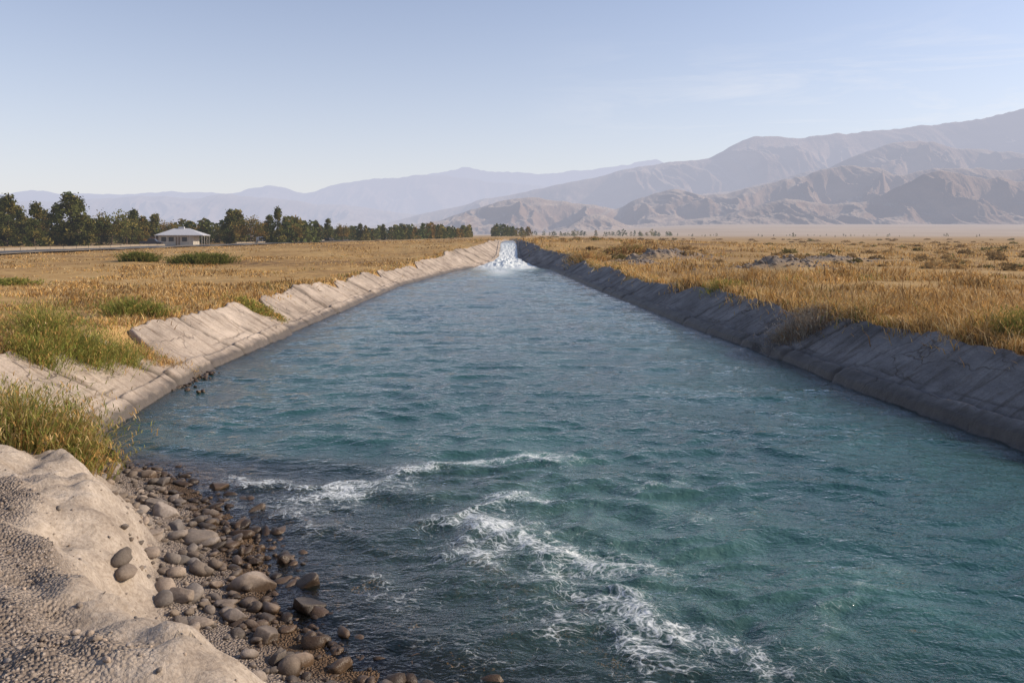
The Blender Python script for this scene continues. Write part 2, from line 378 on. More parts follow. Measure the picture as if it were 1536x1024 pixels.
mesh_np('canal_water',np.stack([X,Y,Zw+zz],-1),F,[m_water,m_foamw],midx=(ff[F].max(1)>.015).astype(int),attrs={'foam':np.clip(foam,0,2.3).ravel(),'milk':np.clip(milk,0,1).ravel(),'opac':opac.ravel(),'crest':crest.ravel()})
# ------------------------------------------------------------ rocks
def ico(sub):
    bm=bmesh.new();bmesh.ops.create_icosphere(bm,subdivisions=sub,radius=1);bm.verts.ensure_lookup_table()
    v=np.array([q.co[:] for q in bm.verts]);f=np.array([[q.index for q in fc.verts] for fc in bm.faces]);bm.free();return v,f
def variants(sub,n):
    v,f=ico(sub);out=[]
    for k in range(n):
        r=1+.0*v[:,0]
        for q in range(6):
            d=rng.normal(size=3);d/=np.linalg.norm(d)
            r=r+.09*np.sin(v@d*rng.uniform(1.5,5.5)+rng.uniform(0,6))
        w=v*r[:,None]
        for q in range(12):
            d=rng.normal(size=3);d/=np.linalg.norm(d);cut=rng.uniform(.55,.85)
            e=w@d-cut;w=w-np.clip(e,0,None)[:,None]*d*.9
        out.append(w)
    return out,f
def rocks(name,P,size,flat,col,sub,nvar=8):
    vs,f=variants(sub,nvar);Vs=[];Fs=[];Cs=[];off=0
    idx=rng.integers(0,nvar,len(P))
    for k in range(nvar):
        q=np.where(idx==k)[0]
        if len(q)==0: continue
        m=len(q);a=rng.uniform(0,6.28,m);sx=size[q]*rng.uniform(.8,1.3,m);sy=size[q]*rng.uniform(.65,1,m);sz=size[q]*flat[q]
        v=vs[k][None]*np.stack([sx,sy,sz],1)[:,None,:]
        tl=rng.normal(0,.2,m)[:,None]
        x=v[...,0]*np.cos(a)[:,None]-v[...,1]*np.sin(a)[:,None];y=v[...,0]*np.sin(a)[:,None]+v[...,1]*np.cos(a)[:,None];z=v[...,2]+tl*v[...,0]
        V=np.stack([x,y,z],-1)+P[q][:,None,:]
        nv=V.shape[1]
        Vs.append(V.reshape(-1,3));Fs.append((f[None]+(off+np.arange(m)*nv)[:,None,None]).reshape(-1,3));off+=m*nv
        Cs.append(np.repeat(col[q],nv,0))
    return mesh_np(name,np.concatenate(Vs),np.concatenate(Fs),[m_rock],attrs={'col':np.concatenate(Cs)})
def rcol(n):
    t=rng.random((n,1));b=rng.uniform(.5,1.25,(n,1))
    return (np.array([[.36,.28,.21]])*(1-t)+np.array([[.29,.255,.225]])*t)*b
n=5600
y=rng.uniform(4.5,13.6,n);s=rng.normal(.22,.5,n);s=np.where(rng.random(n)<.5,rng.uniform(-3.2,.3,n),s)
x=xl(y)-s/cl(y);ok=(s<1.3)&(rng.random(n)<.75+.8*pn(x*1.3,y*1.3,99));x,y,s=x[ok],y[ok],s[ok]
size=np.clip(rng.lognormal(-3.4,.65,len(x)),.012,.13);flat=rng.uniform(.4,.75,len(x))
P=np.stack([x,y,HT(x,y)+size*flat*.3],1)
y2=rng.uniform(18.2,21.0,110);x2=xl(y2)+rng.normal(.0,.25,110);s2=rng.uniform(.03,.085,110)
P2=np.stack([x2,y2,np.full(110,.0)],1)
rocks('shore_rocks',np.concatenate([P,P2]),np.concatenate([size,s2]),np.concatenate([flat,np.full(110,.6)]),rcol(len(P)+110),2)
big=[(-3.55,9.05,.30,.38),(-2.6,7.95,.22,.6),(-2.05,8.1,.18,.7),(-1.95,7.6,.19,.7),(-2.12,6.9,.17,.6),(-2.75,8.6,.13,.5),(-4.2,9.7,.17,.6),(-4.5,10.1,.15,.6),(-3.1,7.4,.15,.6),(-2.5,7.2,.13,.6),(-3.3,10.3,.14,.7),(-4.9,11.2,.16,.5),(-5.3,11.6,.17,.5),(-4.1,11.2,.14,.7),(-1.4,6.5,.12,.6),(-3.9,8.7,.13,.6),(-2.45,8.7,.13,.6),(-3.9,9.3,.14,.5),(-3.3,8.3,.13,.6),(-1.9,6.5,.12,.6)]
for (bx,by,sz,fl) in big:
    c=rcol(1)*1.1
    P=np.array([[bx,by,float(HT(bx,by))+sz*fl*.3]])
    o=rocks('boulder',P,np.array([sz]),np.array([fl]),c,4,1)
n=36000
y=rng.uniform(2.2,9.5,n);x=rng.uniform(-7,1.2,n)
s=(xl(y)-x)*cl(y)
g=gravmask(x,y,s)
ok=(s>.9)&((rng.random(n)<g*.8)|(rng.random(n)<.06));x,y=x[ok],y[ok]
size=np.clip(rng.lognormal(-4.95,.6,len(x)),.004,.05)
P=np.stack([x,y,HT(x,y)+size*.2],1)
rocks('gravel',P,size,np.full(len(x),.65),rcol(len(x))*1.3,1)
n=900
k=rng.integers(0,len(mounds),n);mm=np.array(mounds)
x=mm[k,0]+rng.normal(0,1,n)*mm[k,2]*.8;y=mm[k,1]+rng.normal(0,1,n)*mm[k,3]*.8;size=rng.uniform(.05,.25,n)
rocks('rubble',np.stack([x,y,HT(x,y)],1),size,np.full(n,.7),rcol(n)*1.1,1)
# ------------------------------------------------------------ grass
def blade_arrays(B,h,w,lean,col,az=None):
    n=len(B);az=rng.uniform(0,2*np.pi,n) if az is None else az
    fa=az+rng.normal(0,1.0,n)
    d=np.stack([np.cos(az),np.sin(az),0*az],1);pr=np.stack([-np.sin(fa),np.cos(fa),0*az],1);up=np.array([[0,0,1.]])
    h=h[:,None];w=w[:,None];lean=lean[:,None]
    m=B+up*h*.55+d*lean*h*.28
    V=np.stack([B-pr*w*.5,B+pr*w*.5,m-pr*w*.4,m+pr*w*.4,B+up*h*(1-.25*lean)+d*lean*h],1)
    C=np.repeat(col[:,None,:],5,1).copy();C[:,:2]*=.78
    return V.reshape(-1,3),C.reshape(-1,3)
def blade_mesh(name,parts,extra=None):
    V=np.concatenate([p[0] for p in parts]);C=np.concatenate([p[1] for p in parts]);n=len(V)//5
    o=np.arange(n)[:,None]*5
    return mesh_np(name,V,[o+np.array([[0,1,3,2]]),o+np.array([[2,3,4]])],[m_grass],attrs={'col':C},smooth=False)
gold=np.array([.69,.425,.15]);straw=np.array([.79,.585,.30]);brown=np.array([.35,.215,.105]);green=np.array([.19,.215,.05]);olive=np.array([.33,.29,.09])
def cols(n,pal,wts):
    i=rng.choice(len(pal),n,p=np.array(wts)/sum(wts));return np.array(pal)[i]*rng.uniform(.75,1.2,(n,1))
def clumps(n,d0,d1,per):
    d=np.exp(rng.uniform(math.log(d0),math.log(d1),n));x=rng.uniform(-.72,.72,n)*(d+1)
    s=np.maximum((xl(d)-x)*cl(d),(x-xr(d))*cr(d))
    top=(G(x,d)-zc(d))/SL
    ok=(s>top+.05)&(x>-64)
    ok&=~((x<0)&(d<12.5))
    g=fbm(x*.12,d*.1,3,401)+.6*fbm(x*.5,d*.35,2,405)
    edgeb=np.exp(-(s-top)/1.2)
    ok&=rng.random(n)<(.28+1.3*g+.45*edgeb)
    for (mx,my,rx,ry,h) in mounds: ok&=((x-mx)/rx)**2+((d-my)/ry)**2>1.0
    x,d,g,edgeb=x[ok],d[ok],g[ok],edgeb[ok];m=len(x)
    tuft=(rng.random(m)<.10)
    hh=np.where(x>0,.21+.14*np.exp(-(s[ok]-top[ok])/4),.125)*(1+1.0*np.clip(g,-.5,1))*rng.uniform(.6,1.5,m)+.06*edgeb
    hh=hh*np.where(tuft,1.7,1)
    gr=ss(.25,.7,fbm(x*.3,d*.2,2,411))*.25+.14*edgeb
    r=.06+.004*d
    i=np.repeat(np.arange(m),per);k=len(i)
    bx=x[i]+rng.normal(0,1,k)*r[i]*2*np.where(tuft,.6,1)[i];by=d[i]+rng.normal(0,1,k)*r[i]*2*np.where(tuft,.6,1)[i]
    B=np.stack([bx,by,HT(bx,by)-.02],1)
    dk_=ss(.1,-.35,fbm(x*.22,d*.16,3,415))
    c=cols(k,[gold,straw,brown],[.5,.33,.17])*(rng.uniform(.75,1.15,m)*(1-.33*dk_))[i][:,None]
    c=np.where(tuft[i][:,None],c*np.array([[.66,.60,.55]]),c)
    gm=rng.random(m)<gr;c=np.where(gm[i][:,None],cols(k,[olive,green,gold],[.5,.2,.3]),c)
    return blade_arrays(B,hh[i]*rng.uniform(.5,1.2,k),.006+.0010*d[i],rng.uniform(.2,1.2,k),c)
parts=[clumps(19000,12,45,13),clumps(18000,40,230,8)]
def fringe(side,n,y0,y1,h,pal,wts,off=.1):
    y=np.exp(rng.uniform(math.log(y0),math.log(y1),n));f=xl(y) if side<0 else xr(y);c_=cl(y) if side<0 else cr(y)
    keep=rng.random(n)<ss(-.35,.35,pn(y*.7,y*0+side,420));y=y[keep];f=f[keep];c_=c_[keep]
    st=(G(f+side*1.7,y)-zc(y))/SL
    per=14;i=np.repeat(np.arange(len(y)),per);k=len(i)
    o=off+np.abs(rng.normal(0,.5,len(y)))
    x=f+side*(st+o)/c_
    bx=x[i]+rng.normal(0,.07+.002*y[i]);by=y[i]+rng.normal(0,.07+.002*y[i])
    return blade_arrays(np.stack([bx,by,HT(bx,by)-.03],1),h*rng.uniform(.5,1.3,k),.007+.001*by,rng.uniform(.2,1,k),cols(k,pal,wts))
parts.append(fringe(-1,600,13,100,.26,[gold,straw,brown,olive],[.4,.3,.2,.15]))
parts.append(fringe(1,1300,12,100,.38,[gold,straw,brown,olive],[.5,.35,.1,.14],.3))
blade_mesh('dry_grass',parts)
def weed(name,pts,n,h,r,pal,wts,w=.010,leaf=0):
    ps=[]
    for (x,y,k) in pts:
        m=int(n*k);a=rng.uniform(0,6.28,m);rr=np.abs(rng.normal(0,r*.45*k,m))
        bx=x+np.cos(a)*rr;by=y+np.sin(a)*rr
        B=np.stack([bx,by,HT(bx,by)-.02],1)
        c=cols(m,pal,wts)
        hv=h*k*rng.uniform(.35,1.1,m);ln=np.clip(rr/(r*.6)*.7+rng.uniform(.0,.5,m),0,1.1)
        ps.append(blade_arrays(B,hv,np.full(m,w),ln,c,a+rng.normal(0,.5,m)))
        q=m*3;ii=rng.integers(0,m,q);t=rng.uniform(.25,.95,q)
        P=B[ii]+np.stack([np.cos(a[ii])*ln[ii]*hv[ii]*t*t,np.sin(a[ii])*ln[ii]*hv[ii]*t*t,hv[ii]*t*(1-.2*ln[ii])],1)
        ps.append(blade_arrays(P,np.full(q,.09)*rng.uniform(.5,1.4,q),np.full(q,w*1.5),rng.uniform(.5,1.4,q),c[ii]*rng.uniform(.8,1.25,(q,1))))
    return blade_mesh(name,ps)
G1=[green*1.2,olive*1.1,np.array([.34,.34,.08]),gold];D1=[gold,brown,straw*.9,olive];GR=[np.array([.33,.28,.22]),np.array([.44,.38,.30]),brown]
weed('green_shrub',[(-9.7,16.6,1.0),(-9.1,17.2,.8),(-9.3,15.6,.65),(-8.9,18.3,.6)],1300,1.15,.75,G1,[.4,.3,.2,.15])
weed('dry_weeds',[(-10.2,15.2,.9),(-11,16.5,1),(-8.85,19.3,.7),(-8.5,19.8,.55),(-11.6,18,.8),(-8.3,20.2,.4)],700,.75,.8,D1,[.4,.25,.3,.1])
weed('green_shrub',[(-11.4,23.6,1),(-10.7,23.9,.7)],900,.65,.7,G1,[.4,.3,.2,.1],.013)
weed('green_shrub',[(-6.35,10.3,1),(-6.0,10.9,.8),(-6.9,10.6,.9),(-5.7,10.5,.5)],1300,1.05,.6,[olive*1.05,green*1.2,gold*.8,straw*.8],[.35,.3,.25,.15],.009)
weed('green_shrub',[(-9.75,29.8,1),(-9.4,30.5,.8),(-9.0,30.9,.5)],500,.45,.8,G1,[.3,.3,.3,.3],.016)
weed('green_shrub',[(-30.4,78,1),(-29,78.5,.9),(-31.8,78,.8)],900,1.2,2.0,[green*.8,olive*.8],[.6,.4],.07)
weed('green_shrub',[(-36.5,78,1),(-35.6,78,.8)],800,1.1,1.6,[green*.8,olive*.8],[.6,.4],.07)
weed('green_shrub',[(-25.5,41,1),(-26.5,41.5,.7)],600,.4,1.3,G1,[.4,.4,.2,.1],.03)
weed('dry_shrub',[(8.95,23.9,1),(8.5,24.5,.85),(9.3,24.6,.9)],1200,.8,.6,GR,[.5,.35,.2],.010)
weed('dry_shrub',[(10.3,22.8,1),(10.8,23.5,.9),(9.9,24.7,.9)],900,.75,.75,D1,[.4,.3,.3,.1],.012)
weed('green_shrub',[(11.25,17.4,1),(11.7,17.8,1)],1200,.85,.65,[green,olive,gold],[.45,.35,.3],.010)
weed('green_shrub',[(9.3,35,1),(9.8,35.8,.8)],500,.55,.9,G1,[.3,.4,.2,.3],.018)
weed('dry_shrub',[(13,92,1),(14.5,93,.9),(11.5,91,.7)],500,1.3,1.8,D1,[.2,.5,.2,.3],.08)
weed('dry_shrub',[(7.6,80,1),(8.4,83,.9),(7.3,86,.8)],500,1.2,1.8,D1,[.5,.3,.3,.1],.07)
def quads(P,size,stretch=1):
    n=len(P);a=rng.normal(size=(n,3));a/=np.linalg.norm(a,axis=1)[:,None];b=rng.normal(size=(n,3));b-=a*(a*b).sum(1)[:,None];b/=np.linalg.norm(b,axis=1)[:,None]
    a=a*size[:,None]*stretch;b=b*size[:,None]
    V=np.stack([P-a*.5,P+b*.4,P+a*.5,P-b*.4],1).reshape(-1,3)
    return V,np.arange(4*n).reshape(-1,4)
n=800
d=np.exp(rng.uniform(math.log(38),math.log(420),n));x=rng.uniform(-.2,.75,n)*d
ok=((x-xr(d))>4)|((xl(d)-x)>7);ok&=(x>-60)&((x>0)|(rng.random(n)<.3));ok&=rng.random(n)<.5+1.3*fbm(x*.03,d*.02,2,501);x,d=x[ok],d[ok];n=len(x)
per=90;i=np.repeat(np.arange(n),per);k=len(i);R=rng.uniform(.25,.9,n)*(1+.003*d)
dr=rng.normal(size=(k,3));dr/=np.linalg.norm(dr,axis=1)[:,None];dr[:,2]=np.abs(dr[:,2])*.5
P=np.stack([x[i],d[i],HT(x,d)[i]],1)+dr*(R[i]*rng.uniform(.4,1,k))[:,None]
V,F=quads(P,R[i]*.24*rng.uniform(.6,1.3,k),1.6)
c=np.repeat((cols(n,[np.array([.28,.19,.09]),np.array([.38,.25,.11]),np.array([.22,.18,.07])],[.4,.35,.25])[i]*rng.uniform(.7,1.3,(k,1)))[:,None,:],4,1).reshape(-1,3)
mesh_np('desert_scrub',V,F,[m_leaf],attrs={'col':c},smooth=False)
# ------------------------------------------------------------ trees
def tube(p0,p1,r0,r1,seg=6):
    p0=np.array(p0,float);p1=np.array(p1,float);d=p1-p0;d/=np.linalg.norm(d);u=np.cross(d,[0.3,1,.1]);u/=np.linalg.norm(u);v=np.cross(d,u)
    a=np.arange(seg)/seg*2*np.pi;ring=np.cos(a)[:,None]*u+np.sin(a)[:,None]*v
    V=np.concatenate([p0+ring*r0,p1+ring*r1]);i=np.arange(seg);F=np.stack([i,(i+1)%seg,(i+1)%seg+seg,i+seg],1);return V,F
def tree_mesh(kind,palette):
    Vs=[];Fs=[];Ms=[];Cs=[];off=0
    def add(V,F,m,c):
        nonlocal off
        Vs.append(V);Fs.append(F+off);Ms.append(np.full(len(F),m));Cs.append(c if c.ndim==2 else np.tile(c,(len(V),1)));off+=len(V)
    H=10.;bc=np.array([.14,.1,.07])
    top=H*(.9 if kind!='broad' else .6)
    zs=np.linspace(0,top,6);pts=np.stack([np.cumsum(rng.normal(0,.12,6)),np.cumsum(rng.normal(0,.12,6)),zs],1)
    for a in range(5): add(*tube(pts[a],pts[a+1],.24*(1-a/5.5),.24*(1-(a+1)/5.5)),0,bc)
    cen=[]
    if kind=='broad':
        for q in range(56):
            a=rng.uniform(0,6.28);ph=rng.uniform(-.5,1.1);rr=rng.uniform(.45,1.05)
            cen.append([math.cos(a)*4.5*rr*math.cos(ph),math.sin(a)*4.5*rr*math.cos(ph),5.2+4.4*rr*math.sin(ph)*(1.0 if ph>0 else .9)])
        sp=.75
    elif kind=='poplar':
        for q in range(60):
            t=rng.uniform(.05,1);a=rng.uniform(0,6.28);r=1.9*math.sin(min(1,t*1.6+.25)*math.pi/2)*(1-t**2.6)*rng.uniform(.3,1.15)+.05
            cen.append([math.cos(a)*r,math.sin(a)*r,H*t])
        sp=.42
    else:
        for q in range(66):
            t=rng.uniform(.04,1)**1.2;a=rng.uniform(0,6.28);r=2.9*(1-t)**.75*rng.uniform(.3,1.15)+.05
            cen.append([math.cos(a)*r,math.sin(a)*r,H*t])
        sp=.45
    cen=np.array(cen)
    for q in range(0,len(cen),3):
        cz=min(top*.95,max(.8,cen[q][2]-1.3));t=cz/top*5;k=int(min(4,t));b=pts[k]+(pts[k+1]-pts[k])*(t-k)
        add(*tube(b,cen[q],.07,.02,4),0,bc)
    per=40;i=np.repeat(np.arange(len(cen)),per);k=len(i)
    P=cen[i]+rng.normal(0,sp,(k,3))*np.array([1,1,.8])
    P[:,2]=np.abs(P[:,2])
    V,F=quads(P,rng.uniform(.25,.6,k),1.3)
    cc=cols(len(cen),palette[0],palette[1])*rng.uniform(.65,1.35,(len(cen),1))
    c=cc[i]*rng.uniform(.75,1.25,(k,1))
    add(V,F,1,np.repeat(c,4,0))
    return mesh_np('tree_mesh_'+kind,np.concatenate(Vs),np.concatenate(Fs),[m_bark,m_leaf],midx=np.concatenate(Ms),attrs={'col':np.concatenate(Cs)},smooth=False,obj=False)
dg=np.array([.12,.125,.038]);dk=np.array([.085,.10,.035]);oc=np.array([.28,.18,.055]);ol=np.array([.22,.18,.055])
tm={'p':[tree_mesh('poplar',([dg,dk,ol],[.5,.2,.3])),tree_mesh('poplar',([dg,oc,ol],[.4,.2,.4]))],
    'c':[tree_mesh('conifer',([dg,dk,ol],[.4,.4,.2])),tree_mesh('conifer',([dg,dk,ol],[.4,.2,.4]))],
    'b':[tree_mesh('broad',([dg,dk,ol],[.4,.3,.3])),tree_mesh('broad',([oc,ol,dg],[.5,.4,.2]))]}
nm={'p':'poplar_tree','c':'conifer_tree','b':'broadleaf_tree'}
def tree(kind,v,px,D,top,wid=1):
    X0=(px-765)/1195*D;z=float(HT(X0,D));h=3.5+(358-top+4)/1195*D-z
    o=link(bpy.data.objects.new(nm[kind],tm[kind][v]));o.location=(X0,D,z-.1);s=h/9.9;o.scale=(s*wid,s*wid,s);o.rotation_euler=(0,0,rng.uniform(0,6))
for t in [('p',0,-28,215,300,1.1),('c',0,10,200,299,1.0),('p',0,2,225,305,1.3),('c',1,26,215,314,1.1),('c',0,52,190,310,1.0),('p',1,70,230,328,1.2),('p',0,84,215,314,1.2),('p',0,103,205,296,1.35),('c',0,118,215,303,1.0),('c',1,136,200,332,1.1),('b',0,168,205,318,1.0),('c',1,152,225,332,1.1),('b',0,190,225,328,.9),('p',1,214,230,330,1.2),('c',1,232,235,326,1.1),('b',1,252,245,334,.9),('c',0,306,255,338,1.1),('p',0,345,240,320,1.1),('p',1,356,245,321,1.3),('b',1,374,235,328,1.1),('c',0,416,240,317,.75),('p',0,404,250,328,1.1),('c',1,428,255,330,.9),('b',0,330,250,340,.8),('b',1,442,255,339,.8),('b',0,36,235,328,1.),('b',1,124,235,334,.9),('b',0,276,255,341,.8),('c',0,474,300,336,1),('p',0,492,300,333,1),('b',1,515,310,340,.9),('p',1,455,290,336,1),('c',0,200,240,320,1),('c',0,64,240,320,1.1),('b',1,288,262,338,.8),('b',0,392,262,338,.9),('c',0,540,330,340,1),('p',0,575,340,341,1),('c',1,606,350,341,1),('p',0,-10,200,312,1.3)]:
    tree(*t)
def treeline(name,segs):
    P=[];S_=[];C=[]
    for (x0,x1,D0,D1,h0,h1,n) in segs:
        for q in range(n):
            D=rng.uniform(D0,D1);px=rng.uniform(x0,x1);X0=(px-765)/1195*D;h=rng.uniform(h0,h1)*(.8+.5*float(pn(px*.03,D*.01,601)));z=float(HT(X0,D))
            wd=rng.uniform(.28,.6)*h;k=70;a=rng.uniform(0,6.28,k);t=rng.uniform(0.03,1,k);r=wd*np.sqrt(1-t**2)*rng.uniform(.3,1,k)
            P.append(np.stack([X0+np.cos(a)*r,D+np.sin(a)*r,z+h*t],1));S_.append(np.full(k,h*.17)*rng.uniform(.6,1.4,k))
            C.append(cols(1,[dg,dk,ol,oc*.9],[.35,.3,.25,.12])*rng.uniform(.7,1.25,(k,1)))
    P=np.concatenate(P);V,F=quads(P,np.concatenate(S_),1.2)
    mesh_np(name,V,F,[m_leaf],attrs={'col':np.repeat(np.concatenate(C),4,0)},smooth=False)
treeline('distant_tree_line',[(-150,470,250,300,5,9,210),(440,705,330,520,5,8,260),(560,705,420,560,6,9,60),(738,795,480,620,6,9,44),(795,1010,900,1300,5,9,70),(1010,1560,700,1300,2,4,40)])
# ------------------------------------------------------------ road, barrier
m_asph=simple('asphalt',(.10,.098,.095),.9,.2);m_line=simple('road_paint',(.7,.7,.66),.7);m_barr=simple('barrier_concrete',(.30,.25,.19),.9)
ry=np.concatenate([np.arange(40,300,3),np.arange(300,900,20)])
def strip(name,x0,x1,dz,mat,nx=5):
    xs=np.linspace(x0,x1,nx);X,Y=np.meshgrid(xs,ry);zc_=HT(np.full_like(ry,-70.),ry)[:,None]+.28
    Z=zc_+dz+0*X
    V=np.stack([X,Y,Z],-1);return mesh_np(name,V,gridfaces(len(ry),nx),[mat])
strip('road_embankment',-75,-65,-.02,simple('verge',(.40,.31,.20),.95),5)
strip('road',-73.5,-66.5,.004+.0,m_asph)
def lines():
    Vs=[];Fs=[];off=0
    zf=lambda y:float(HT(-70.,y))+.28+.010
    for y in np.arange(42,500,9):
        for (xa,xb) in [(-70.07,-69.93)]:
            V=np.array([[xa,y,zf(y)],[xb,y,zf(y)],[xb,y+3,zf(y+3)],[xa,y+3,zf(y+3)]]);Vs.append(V);Fs.append(np.array([[0,1,2,3]])+off);off+=4
    mesh_np('road_markings',np.concatenate(Vs),np.concatenate(Fs),[m_line])
lines()
def box(bm,x0,x1,y0,y1,z0,z1,mi=0):
    v=[bm.verts.new(c) for c in [(x0,y0,z0),(x1,y0,z0),(x1,y1,z0),(x0,y1,z0),(x0,y0,z1),(x1,y0,z1),(x1,y1,z1),(x0,y1,z1)]]
    for f in [(0,3,2,1),(4,5,6,7),(0,1,5,4),(1,2,6,5),(2,3,7,6),(3,0,4,7)]:
        fc=bm.faces.new([v[i] for i in f]);fc.material_index=mi
def bmobj(name,bm,mats,parent=None,loc=(0,0,0),rot=0):
    me=bpy.data.meshes.new(name);bm.to_mesh(me);bm.free()
    for m in mats: me.materials.append(m)
    o=link(bpy.data.objects.new(name,me));o.location=loc;o.rotation_euler=(0,0,rot)
    if parent: o.parent=parent
    return o
bm=bmesh.new()
for y in np.arange(60,176,4.0):
    z=float(HT(-70.,y))+.2;box(bm,-76.6,-76.2,y+.06,y+3.94,z-.3,z+.42)
for y in np.arange(222,330,4.0):
    z=float(HT(-70.,y))+.2;box(bm,-76.6,-76.2,y+.06,y+3.94,z-.3,z+.42)
bmobj('roadside_concrete_barrier',bm,[m_barr])
# ------------------------------------------------------------ house
hx,hy=-84.5,205;hz=float(HT(hx,hy))+.1
H=link(bpy.data.objects.new('white_house',None));H.location=(hx,hy,hz);H.rotation_euler=(0,0,math.radians(8))
m_wall=simple('plaster',(.42,.39,.34),.9);m_roof=simple('metal_roof',(.50,.50,.51),.5,.5,var=.12);m_dark=simple('dark_glass',(.03,.035,.04),.3,.5);m_wood=simple('timber',(.20,.15,.11),.8)
bm=bmesh.new();box(bm,-4.8,3.6,-3.2,3.2,0,2.7);bmobj('walls',bm,[m_wall],H)
bm=bmesh.new();box(bm,-7.2,-4.82,-2.2,2.4,0,2.2);bmobj('annex_walls',bm,[m_wood],H)
bm=bmesh.new();box(bm,-7.5,-4.85,-2.5,2.6,2.2,2.35);bmobj('annex_roof',bm,[m_dark],H)
bm=bmesh.new()
e=[(-5.5,-4.2,2.62),(6.2,-4.2,2.62),(6.2,4,2.62),(-5.5,4,2.62)];rd=[(-1.8,-.1,4.35),(1.9,-.1,4.35)]
v=[bm.verts.new(c) for c in e+rd];lo=[bm.verts.new((a,b,c-.14)) for a,b,c in e]
for f in [(0,1,5,4),(1,2,5),(2,3,4,5),(3,0,4)]: bm.faces.new([v[i] for i in f])
for a in range(4): bm.faces.new([lo[a],lo[(a+1)%4],v[(a+1)%4],v[a]])
bm.faces.new(lo[::-1]);bmobj('hip_roof',bm,[m_roof],H)
bm=bmesh.new();box(bm,-.7,.7,-.5,.4,4.2,4.75);bmobj('ridge_vent',bm,[m_roof],H)
for q,(a,b) in enumerate([(-4.1,-2.9),(-2.3,-1.1),(.9,2.1)]):
    bm=bmesh.new();box(bm,a,b,-3.26,-3.203,1.0,2.1);bmobj('window',bm,[m_dark],H)
bm=bmesh.new();box(bm,-.6,.4,-3.27,-3.203,.02,2.1);bmobj('door',bm,[m_wood],H)
bm=bmesh.new()
for a in (-5.3,-2.6,.1,2.9,5.9): box(bm,a-.07,a+.07,-4.07,-3.93,0,2.47)
for b in (-1.3,1.3,3.8): box(bm,5.83,5.97,b-.07,b+.07,0,2.47)
bmobj('veranda_posts',bm,[m_wall],H)
bm=bmesh.new();box(bm,-5.6,6.3,-4.3,-3.3,-.3,.015);bmobj('veranda_floor',bm,[m_barr],H)
S0=link(bpy.data.objects.new('farm_shed',None));sx,sy=-66,262;S0.location=(sx-12,sy+10,float(HT(sx-12,sy+10)))
bm=bmesh.new();box(bm,-3,3,-2,2,0,2.3);bmobj('walls',bm,[m_wall],S0)
bm=bmesh.new()
v=[bm.verts.new(c) for c in [(-3.3,-2.4,2.25),(3.3,-2.4,2.25),(3.3,0,3.1),(-3.3,0,3.1),(3.3,2.4,2.25),(-3.3,2.4,2.25)]]
bm.faces.new([v[0],v[1],v[2],v[3]]);bm.faces.new([v[3],v[2],v[4],v[5]]);bm.faces.new([v[0],v[3],v[5]]);bm.faces.new([v[1],v[4],v[2]]);bmobj('gable_roof',bm,[m_roof],S0)
bm=bmesh.new();box(bm,-.6,.6,-2.06,-2.003,.02,1.9);bmobj('door',bm,[m_dark],S0)
m_paintd=simple('dark_paint',(.035,.035,.045),.35,.5,var=.05);m_paintw=simple('white_paint',(.72,.72,.70),.4,.5,var=.05);m_tyre=simple('tyre',(.03,.03,.03),.9)
def vehicle(name,loc,rot,profile,glass,mp,W_=1.8,wheels=(-1.35,1.35)):
    bm=bmesh.new()
    a=[bm.verts.new((x,-W_/2,z)) for x,z in profile];b=[bm.verts.new((x,W_/2,z)) for x,z in profile];n_=len(a)
    for i in range(n_): bm.faces.new([a[i],b[i],b[(i+1)%n_],a[(i+1)%n_]])
    bm.faces.new(a);bm.faces.new(b[::-1])
    bmesh.ops.recalc_face_normals(bm,faces=bm.faces)
    bmesh.ops.bevel(bm,geom=bm.edges[:],offset=.05,segments=2,affect='EDGES')
    for g in glass:
        for sy_ in (-W_/2-.006,W_/2+.006):
            vv=[bm.verts.new((x,sy_,z)) for x,z in g]
            if sy_>0: vv=vv[::-1]
            bm.faces.new(vv).material_index=1
    for wx in wheels:
        for sy_ in (-W_/2+.05,W_/2-.05):
            r=bmesh.ops.create_cone(bm,cap_ends=True,segments=20,radius1=.34,radius2=.34,depth=.24)
            for q in r['verts']: q.co=Vector((q.co.x+wx,q.co.z+sy_,q.co.y+.34))
            for fc in set(f for q in r['verts'] for f in q.link_faces): fc.material_index=2
    return bmobj(name,bm,[mp,m_dark,m_tyre],None,loc,rot)
pick=[(-2.4,.45),(2.3,.45),(2.35,.85),(1.3,1.0),(.75,1.55),(-.55,1.6),(-.75,1.05),(-2.4,1.05)]
vx,vy=-81,180
vehicle('pickup_truck',(vx,vy,float(HT(vx,vy))+.25),.15,pick,[[(1.1,1.03),(.68,1.48),(-.5,1.5),(-.6,1.05)]],m_paintd)
van=[(-2.5,.4),(2.4,.4),(2.5,1.0),(1.9,1.25),(1.3,2.05),(-2.5,2.1)]
vx,vy=-79.5,258
vehicle('white_van',(vx,vy,float(HT(vx,vy))+.05),.1,van,[[(1.7,1.25),(1.2,1.85),(.3,1.85),(.3,1.25)],[(.1,1.25),(.1,1.85),(-1.0,1.85),(-1.0,1.25)]],m_paintw)
vx,vy=-69,300
vehicle('pickup_truck',(vx+1,vy,float(HT(-70.,vy))+.3),1.4,pick,[[(1.1,1.03),(.68,1.48),(-.5,1.5),(-.6,1.05)]],m_paintd)
